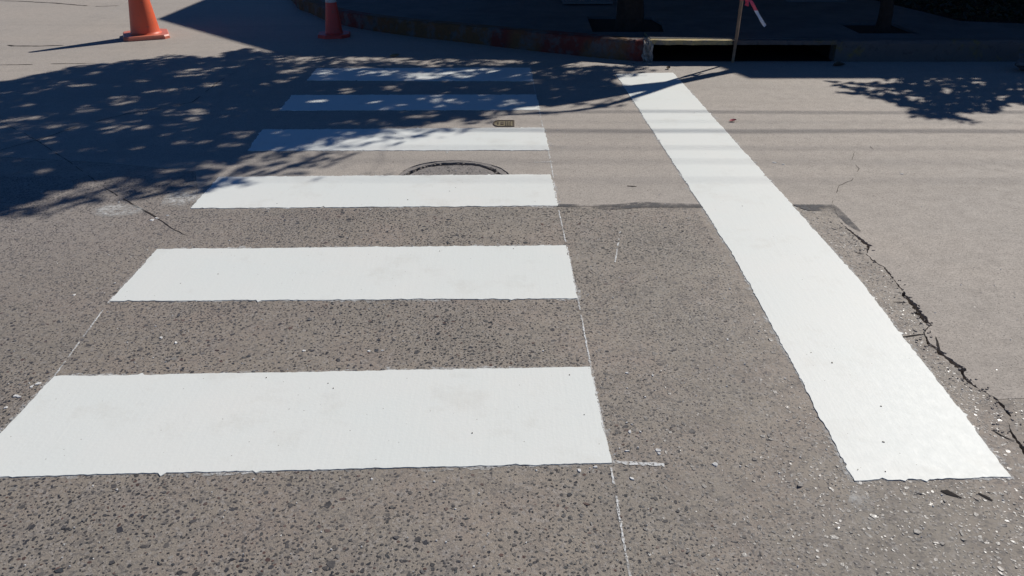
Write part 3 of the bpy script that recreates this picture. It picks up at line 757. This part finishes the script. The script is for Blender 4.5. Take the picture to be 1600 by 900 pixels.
# where the crown's shade reaches the road
SH = [Vector(G2(*p)) for p in [(-330, 165), (-120, 146), (0, 131), (45, 118), (62, 112), (120, 104), (160, 96), (215, 93), (300, 87), (350, 86), (395, 74), (520, 86), (700, 86), (900, 94), (1010, 104), (1024, 110), (960, 118), (965, 140), (975, 148), (930, 150), (862, 161), (845, 170), (790, 178), (750, 195), (690, 196), (620, 206), (560, 222), (520, 232), (440, 236), (470, 243), (400, 252), (390, 262), (345, 282), (270, 283), (285, 295), (220, 300), (190, 287), (150, 293), (120, 304), (60, 322), (50, 335), (0, 345), (-120, 372), (-300, 390)]]
HOLES = [(92, 130, 13, 4), (195, 155, 26, 5), (138, 171, 20, 5), (50, 183, 20, 4), (310, 171, 70, 9), (190, 201, 28, 6), (275, 203, 34, 7), (240, 172, 26, 4), (72, 216, 18, 3), (105, 194, 16, 3), (370, 210, 16, 4), (364, 226, 18, 4), (430, 128, 16, 4), (330, 133, 14, 3), (290, 112, 20, 4), (350, 105, 20, 3),
         (690, 172, 0, 0), (675, 153, 22, 4), (585, 157, 34, 3), (700, 117, 40, 4), (640, 118, 30, 3), (720, 135, 16, 4), (510, 158, 22, 3), (445, 170, 16, 4), (505, 114, 18, 2), (620, 93, 30, 3), (700, 96, 30, 3), (790, 95, 40, 3), (560, 92, 22, 2), (815, 112, 30, 3), (610, 139, 14, 3), (340, 260, 30, 4), (420, 252, 40, 3), (560, 106, 18, 2), (830, 128, 14, 3), (880, 122, 18, 3), (900, 138, 16, 3), (470, 92, 20, 3), (930, 100, 60, 4), (985, 125, 26, 5), (870, 100, 30, 2)]
for (x, y, rx, ry) in [(590, 113, 30, 4), (760, 113, 44, 4), (660, 122, 30, 3), (520, 122, 20, 3), (800, 119, 30, 3), (560, 160, 30, 4), (625, 163, 20, 3), (700, 158, 30, 4), (760, 152, 26, 4), (800, 164, 26, 4), (480, 165, 18, 3), (660, 142, 30, 3), (540, 143, 26, 3), (770, 140, 26, 3), (590, 216, 34, 5), (500, 228, 44, 4), (640, 207, 20, 3), (540, 97, 30, 2), (650, 98, 36, 2), (750, 100, 30, 2), (850, 116, 24, 4), (905, 112, 26, 3), (455, 112, 18, 4), (410, 145, 20, 4)]:
    HOLES.append((x, y, rx * .8, ry * .8))
HG = []
for (x, y, rx, ry) in HOLES:
    if rx == 0: continue
    c = Vector(G2(x, y)); HG.append((c, abs(G2(x + rx, y)[0] - c.x) + .02, abs(G2(x, y - ry)[1] - c.y) + .03))
hr = random.Random(5)
def wob(x, y, k): return math.sin(x * 7.1 + k * 2.3 + 2 * math.sin(y * 5.3 + k)) * .6 + math.sin(y * 13.7 + x * 9.1 + k) * .5
def shade_ok(x, y, poly, holes):
    if not in_poly(x + .13 * wob(x, y, 1), y + .13 * wob(x, y, 2), poly): return False
    for c, rx, ry in holes:
        dx, dy = (x - c.x) / rx, (y - c.y) / ry; d = dx * dx + dy * dy
        if d < 2.2:
            a = math.atan2(dy, dx); e = 1 + .38 * math.sin(2 * a + c.x * 9) + .34 * math.sin(3 * a + c.y * 13) + .25 * math.sin(5 * a + c.x * 31)
            if d < e and hr.random() > .2: return False
    return True
def lift_crown(poly, holes, n_cl, per, zr, ymax=11.4, dens=None, spread=.17):
    xs = [p.x for p in poly]; ys = [p.y for p in poly]; pts, cls = [], []
    rr = random.Random(len(poly) + n_cl)
    while len(cls) < n_cl:
        x, y = rr.uniform(min(xs), max(xs)), rr.uniform(min(ys), max(ys))
        if not in_poly(x, y, poly): continue
        if dens and rr.random() > dens(x, y): continue
        zh = min(zr[1], (ymax - y) / SL[1]); 
        if zh < zr[0]: continue
        z = rr.uniform(zr[0], zh); cls.append((x + SL[0] * z, y + SL[1] * z, z))
        for _ in range(per):
            q = (cls[-1][0] + rr.gauss(0, spread), cls[-1][1] + rr.gauss(0, spread), z + rr.gauss(0, spread * .7))
            gx, gy = q[0] - SL[0] * q[2], q[1] - SL[1] * q[2]
            if shade_ok(gx, gy, poly, holes): pts.append(q)
    return pts, cls
def dens1(x, y):
    if y > 7.2 and x > -2.4: return .35
    return 1.0
for _ in range(330):     # small random gaps between the leaf clumps
    c = Vector(G2(hr.uniform(-100, 980), hr.uniform(88, 300))); s_ = hr.uniform(.016, .065)
    HG.append((c, s_ * hr.uniform(.8, 1.9), s_))
for _ in range(170):     # frayed outer edge of the crown
    i = hr.randrange(15, len(SH) - 1); c = SH[i].lerp(SH[i + 1], hr.random()) + Vector((hr.gauss(0, .06), hr.gauss(0, .06))); s_ = hr.uniform(.03, .085)
    HG.append((c, s_ * hr.uniform(.9, 2.2), s_))
pts, cls = lift_crown(SH, HG, 1050, 48, (2.7, 4.5), 11.2, dens1)
fray = []
for _ in range(110):
    i = hr.randrange(15, len(SH) - 2); c = SH[i].lerp(SH[i + 1], hr.random()) + Vector((hr.gauss(0, .16), hr.gauss(0, .13)))
    if c.x > .9 or c.y < 3.75: continue
    z = hr.uniform(2.9, 4.2); c3 = (c.x + SL[0] * z, c.y + SL[1] * z, z); fray.append(c3)
    for _k in range(hr.randint(3, 9)): pts.append(tuple(c3[k] + hr.gauss(0, .07) for k in range(3)))
def make_tree(name, base, path, rads, lab, leafpts, clumps, nlimb, grp='street trees behind the kerb', rs=1, loose=()):
    t = empty(name, base); tag(t, lab, 'tree', grp)
    bm = bmesh.new(); P = [Vector(p) for p in path]
    fine = smooth_path(P, 5); rr_ = np.interp(np.linspace(0, 1, len(fine)), np.linspace(0, 1, len(rads)), rads)
    tube(bm, fine, list(rr_), 14)
    for v in bm.verts: v.co += Vector((random.gauss(0, .004), random.gauss(0, .004), 0))
    bmobj('trunk', bm, M['bark'], t, True)
    bm = bmesh.new(); rr = random.Random(rs); top = P[-1]
    hubs = []
    cl = [Vector(c) - Vector(base) for c in clumps]
    if cl:
        for _ in range(nlimb):
            c = rr.choice(cl); s = fine[rr.randint(int(len(fine) * .75), len(fine) - 1)]
            mid = s.lerp(c, .5) + Vector((rr.gauss(0, .12), rr.gauss(0, .12), .15))
            tube(bm, smooth_path([s, mid, c], 4), list(np.linspace(.045, .012, 9)), 6); hubs += [mid, s.lerp(mid, .5), mid.lerp(c, .6)]
        for c in cl[::2]:
            h = min(hubs, key=lambda q: (q - c).length)
            tube(bm, [h, h.lerp(c, .55) + Vector((0, 0, .05)), c], [.011, .008, .004], 4, False)
    for c in loose:
        c = Vector(c) - Vector(base); h = min(cl, key=lambda q: (q - c).length); tube(bm, [h, c], [.005, .003], 4, False)
    bmobj('limbs', bm, M['bark'], t)
    cr = leaves_mesh('crown', [tuple(Vector(p) - Vector(base)) for p in leafpts], t)
    return t
T1 = G(985, 49, .165)
B1 = (T1.x, T1.y + .06, .165); B2 = (T2.x, T2.y + .02, .165)
# the branch seen as a shadow band: leaning stem of the thinner tree
split = lambda q: q[0] > 2.15 + .25 * math.sin(q[1] * 2)
make_tree('street_tree', B1, [(0, 0, -.1), (0, 0, .0), (-.01, .02, .5), (.0, .08, 1.2), (-.03, .12, 1.9), (-.05, .3, 2.6), (-.1, .5, 3.2)], [.17, .15, .122, .112, .105, .10, .06],
          'thick dark street tree trunk in a square soil pit by the broken kerb', [p for p in pts if not split(p)], [c for c in cls if not split(c)], 16, rs=3, loose=[c for c in fray if not split(c)])
def rel(x, y, z): return (x - B2[0], y - B2[1], z - B2[2])
make_tree('street_tree', B2, [(0, 0, -.1), (0, 0, 0), (-.02, .03, .35), rel(3.42, 8.30, .9), rel(3.2, 8.45, 1.4), rel(3.02, 8.52, 2.2), rel(3.05, 8.85, 3.1)], [.085, .075, .062, .06, .06, .06, .045],
          'thin dark leaning street tree trunk behind the yellow kerb traces', [p for p in pts if split(p)], [c for c in cls if split(c)], 8, rs=5, loose=[c for c in fray if split(c)])
SH3 = [Vector(G2(*p)) for p in [(1300, 126), (1390, 124), (1660, 118), (1700, 150), (1640, 158), (1600, 160), (1560, 150), (1550, 172), (1520, 184), (1470, 191), (1455, 180), (1400, 182), (1395, 160), (1330, 160), (1345, 150), (1310, 138), (1370, 143), (1380, 136), (1290, 132)]]
H3 = []
for (x, y, rx, ry) in [(1385, 143, 26, 4), (1440, 156, 14, 4), (1487, 142, 10, 4), (1525, 128, 12, 2), (1370, 127, 28, 3), (1420, 172, 12, 3)]:
    c = Vector(G2(x, y)); H3.append((c, abs(G2(x + rx, y)[0] - c.x) + .02, abs(G2(x, y - ry)[1] - c.y) + .03))
pts3, cls3 = lift_crown(SH3, H3, 95, 46, (2.3, 3.3), 11.2, lambda x, y: 1 if x > 2.8 else .3)
for _ in range(70):      # back half of the small crown, inside the house's own shade
    c = (random.gauss(6.4, .55), random.uniform(9.7, 10.9), random.uniform(2.4, 3.6)); cls3.append(c)
    if c[1] - SL[1] * c[2] < 7.05: cls3.pop(); continue
    for _ in range(34):
        q = tuple(c[k] + random.gauss(0, .17) for k in range(3))
        if q[1] - SL[1] * q[2] > 6.95: pts3.append(q)
make_tree('street_tree', (6.35, 9.6, .165), [(0, 0, -.1), (0, 0, 0), (.02, -.02, .6), (-.03, -.05, 1.3), (-.05, -.1, 2.0), (-.1, -.2, 2.6)], [.08, .07, .055, .05, .045, .03],
          'small bushy street tree growing in the planting bed', pts3, cls3, 8, rs=7)
# low ground cover in the bed
gc = []
for _ in range(2600):
    x, y = random.uniform(4.3, 7.3), random.uniform(8.65, 11.1)
    if in_poly(x, y, BED): gc.append((x, y, .17 + abs(random.gauss(0, .07))))
o = leaves_mesh('ground_cover', gc, None, .035, 'leaf2'); tag(o, 'low dark leafy ground cover filling the planting bed', 'plants', kind='stuff')

# ------------------------------------------------------------------ corner house (north side), canopy, wires
HB = 4.22
hs = empty('corner_house', (1.6, 11.72, .1)); tag(hs, 'single storey corner house with chamfered corner and flat roof', 'house')
sx, sy = SL[0] * HB, SL[1] * HB
pA = Vector(G2(245, 30)) + Vector((sx, sy)); pB = Vector((pA.x + 2.25, pA.y - 2.25)); fy = lambda x: 7.83 + sy - .1 * (x - sx + 1.9); tt = (pA.y - fy(pA.x)) / (1.034 - .1 * 1.0); pB = Vector((pA.x + tt, pA.y - 1.034 * tt)); yw = fy(6.0)
hp = [pA, pB, Vector((6.0, yw)), Vector((24, yw)), Vector((24, 30)), Vector((pA.x - .1, 30))]
o_ = Vector((1.6, 11.72))
def shrink(P, d):
    c = Vector((12, 20)); return [p + (c - p).normalized() * d for p in P]
vs, fs = slab_mesh([[p - o_ for p in hp]], HB - .1 - .12, 0); meshobj('wall', vs, fs, M['wall'], hs)
vs, fs = slab_mesh([[p - o_ + (p - Vector((12, 20))).normalized() * .0 for p in hp]], HB - .1, HB - .1 - .118); meshobj('roof_slab', vs, fs, M['roofslab'], hs)
xe = G2(1168, 123)[0] + sx
vs, fs = slab_mesh([[Vector((xe - .18, fy(xe) - .003)) - o_, Vector((xe, 6.88 + sy)) - o_, Vector((24, 6.88 + sy)) - o_, Vector((24, yw - .003)) - o_][::1]], HB - .1 - .01, HB - .1 - .16); meshobj('canopy', vs, fs, M['roofslab'], hs)
for (x0, x1, z0, z1, nm) in ((7.0, 8.0, .1, 2.25, 'door'), (14.2, 15.6, 1.0, 2.3, 'window'), (8.4, 9.8, 1.0, 2.3, 'window'), (11.4, 12.4, .1, 2.25, 'door')):
    bm = bmesh.new(); box(bm, x0 - o_.x, x1 - o_.x, yw - .03 - o_.y, yw - .002 - o_.y, z0, z1, .006)
    d = bmobj(nm, bm, M['door'] if nm == 'door' else M['frame'], hs)
    if nm == 'window':
        for k in range(2):
            w2 = (x1 - x0) / 2; bm = bmesh.new(); box(bm, x0 + k * w2 + .06 - o_.x, x0 + (k + 1) * w2 - .06 - o_.x, yw - .036 - o_.y, yw - .031 - o_.y, z0 + .06, z1 - .06); bmobj('pane', bm, M['glass'], d)
    else:
        bm = bmesh.new(); tube(bm, [(x1 - .12 - o_.x, yw - .07 - o_.y, 1.05), (x1 - .12 - o_.x, yw - .07 - o_.y, 1.2)], .012); bmobj('handle', bm, M['iron'], d)
bm = bmesh.new(); box(bm, 6.02 - o_.x, 24 - o_.x, yw - .02 - o_.y, yw - .001 - o_.y, 0.0, .095 ); bmobj('plinth', bm, M['plinth'], hs)
YW = 10.7
poles = []
for px in (15.0, -17.5):
    t = empty('utility_pole', (px, YW, .1 if px > 0 else 0)); tag(t, 'tall concrete utility pole beside the corner house' if px > 0 else 'tall concrete utility pole across the side street', 'utility pole')
    bm = bmesh.new(); tube(bm, [(0, .14, -.15), (0, .14, 7.6)], [.14, .09], 12); bmobj('shaft', bm, M['pole'], t)
    bm = bmesh.new(); box(bm, -.04, .04, .02, .06, 4.7, 7.2); bmobj('bracket', bm, M['iron'], t)
for k, (py, r, s) in enumerate([(175, .0115, .05), (190, .003, .08), (204, .015, .10), (231, .0055, .06), (252, .0045, .09), (281, .0042, .07)]):
    gy = G2(1200, py)[1]; z = (YW - gy) / SL[1]
    bm = bmesh.new(); P = []
    for i in range(49):
        u = i / 48; x = -17.5 + 32.5 * u
        P.append((x, YW, z + s * (4 * (u - .5) ** 2 - .1) + (.012 * math.sin(x * 1.9 + k) if r > .01 else 0)))
    tube(bm, P, r, 6); o = bmobj('overhead_cable', bm, M['wire'])
    tag(o, ['lowest and thick black overhead cable between the utility poles', 'very thin overhead cable between the two thick black ones', 'thickest black overhead cable between the utility poles',
            'thin overhead cable just above the thickest one', 'thin overhead cable second from the top of the poles', 'topmost thin overhead cable between the utility poles'][k], 'cable', 'overhead cables')

# ------------------------------------------------------------------ litter
def blob(name, loc, s, mat, seed, sub=3):
    bm = bmesh.new(); bmesh.ops.create_icosphere(bm, subdivisions=sub, radius=1); rr = random.Random(seed)
    ph = [rr.uniform(0, 6) for _ in range(6)]
    for v in bm.verts:
        p = v.co; f = 1 + .18 * math.sin(p.x * 4 + ph[0]) * math.sin(p.y * 5 + ph[1]) + .14 * math.sin(p.z * 9 + ph[2] + p.x * 6) + rr.uniform(-.08, .08)
        v.co = Vector((loc[0] + p.x * s[0] * f, loc[1] + p.y * s[1] * f, max(loc[2] + .001, loc[2] + s[2] * .8 + p.z * s[2] * f)))
    return bmobj(name, bm, mat)
b = G(1612, 112); tag(blob('rubbish_bag', (b.x, b.y + .02, 0), (.12, .09, .10), M['bag'], 3), 'dark crumpled rubbish bag lying in the gutter past the drain', 'rubbish bag')
def leaf_litter(name, px, py, s, mat, lab, cat, rot=0.0, curl=.5):
    c = G(px, py); vs, fs = [], []; n = 7
    for i in range(n):
        t = i / (n - 1); x = (t - .5) * 2 * s; wv = s * .62 * math.sin(math.pi * (t * .92 + .04)) ** .8
        zz = .003 + curl * s * (t - .4) ** 2
        for y, zo in ((-wv, .35 * s), (0, 0), (wv, .45 * s)):
            ca, sa = math.cos(rot), math.sin(rot); vs.append((c.x + x * ca - y * sa, c.y + x * sa + y * ca, zz + zo * abs(y) / (s * .62) ))
    for i in range(n - 1):
        for k in range(2): fs.append((3 * i + k, 3 * i + 3 + k, 3 * i + 4 + k, 3 * i + 1 + k))
    return tag(meshobj(name, vs, fs, mat), lab, cat)
leaf_litter('petal', 1145, 190, .028, M['petal'], 'small crimson petal lying on the road right of the stop line', 'petal', .3, 1.0)
leaf_litter('dry_leaf', 1044, 108, .03, M['twig'], 'small curled dark leaf on the sunlit strip before the drain', 'leaf', 1.1, 1.6)
leaf_litter('dry_leaf', 1311, 103, .06, M['twig'], 'dark fallen leaf in the shaded gutter past the drain', 'leaf', .2, .4)
leaf_litter('dry_leaf', 617, 89, .05, M['brassy'], 'pale tan fallen leaf on the sunlit streak beyond the crosswalk', 'leaf', .5, .9)
for pts_, lab in (([(980, 291), (988, 291.5), (995, 292)], 'short dark twig between the manhole bar and the stop line'),):
    P = [G(*p) for p in pts_]; bm = bmesh.new(); tube(bm, [p + Vector((0, 0, .0025)) for p in P], [.0015, .0022, .001], 6); tag(bmobj('twig', bm, M['twig']), lab, 'twig')
for px, py, s in ((1013, 101, .022), (1003, 99, .012), (1040, 98.5, .012), (990, 99.5, .012)):
    c = G(px, py); o = blob('rubble_chip', (c.x, c.y - .01, 0), (s, s * .7, s * .5), M['rubble'], int(px), 2)
    tag(o, 'small pale concrete chip on the road below the broken kerb end', 'rubble chip', 'concrete chips by the drain')
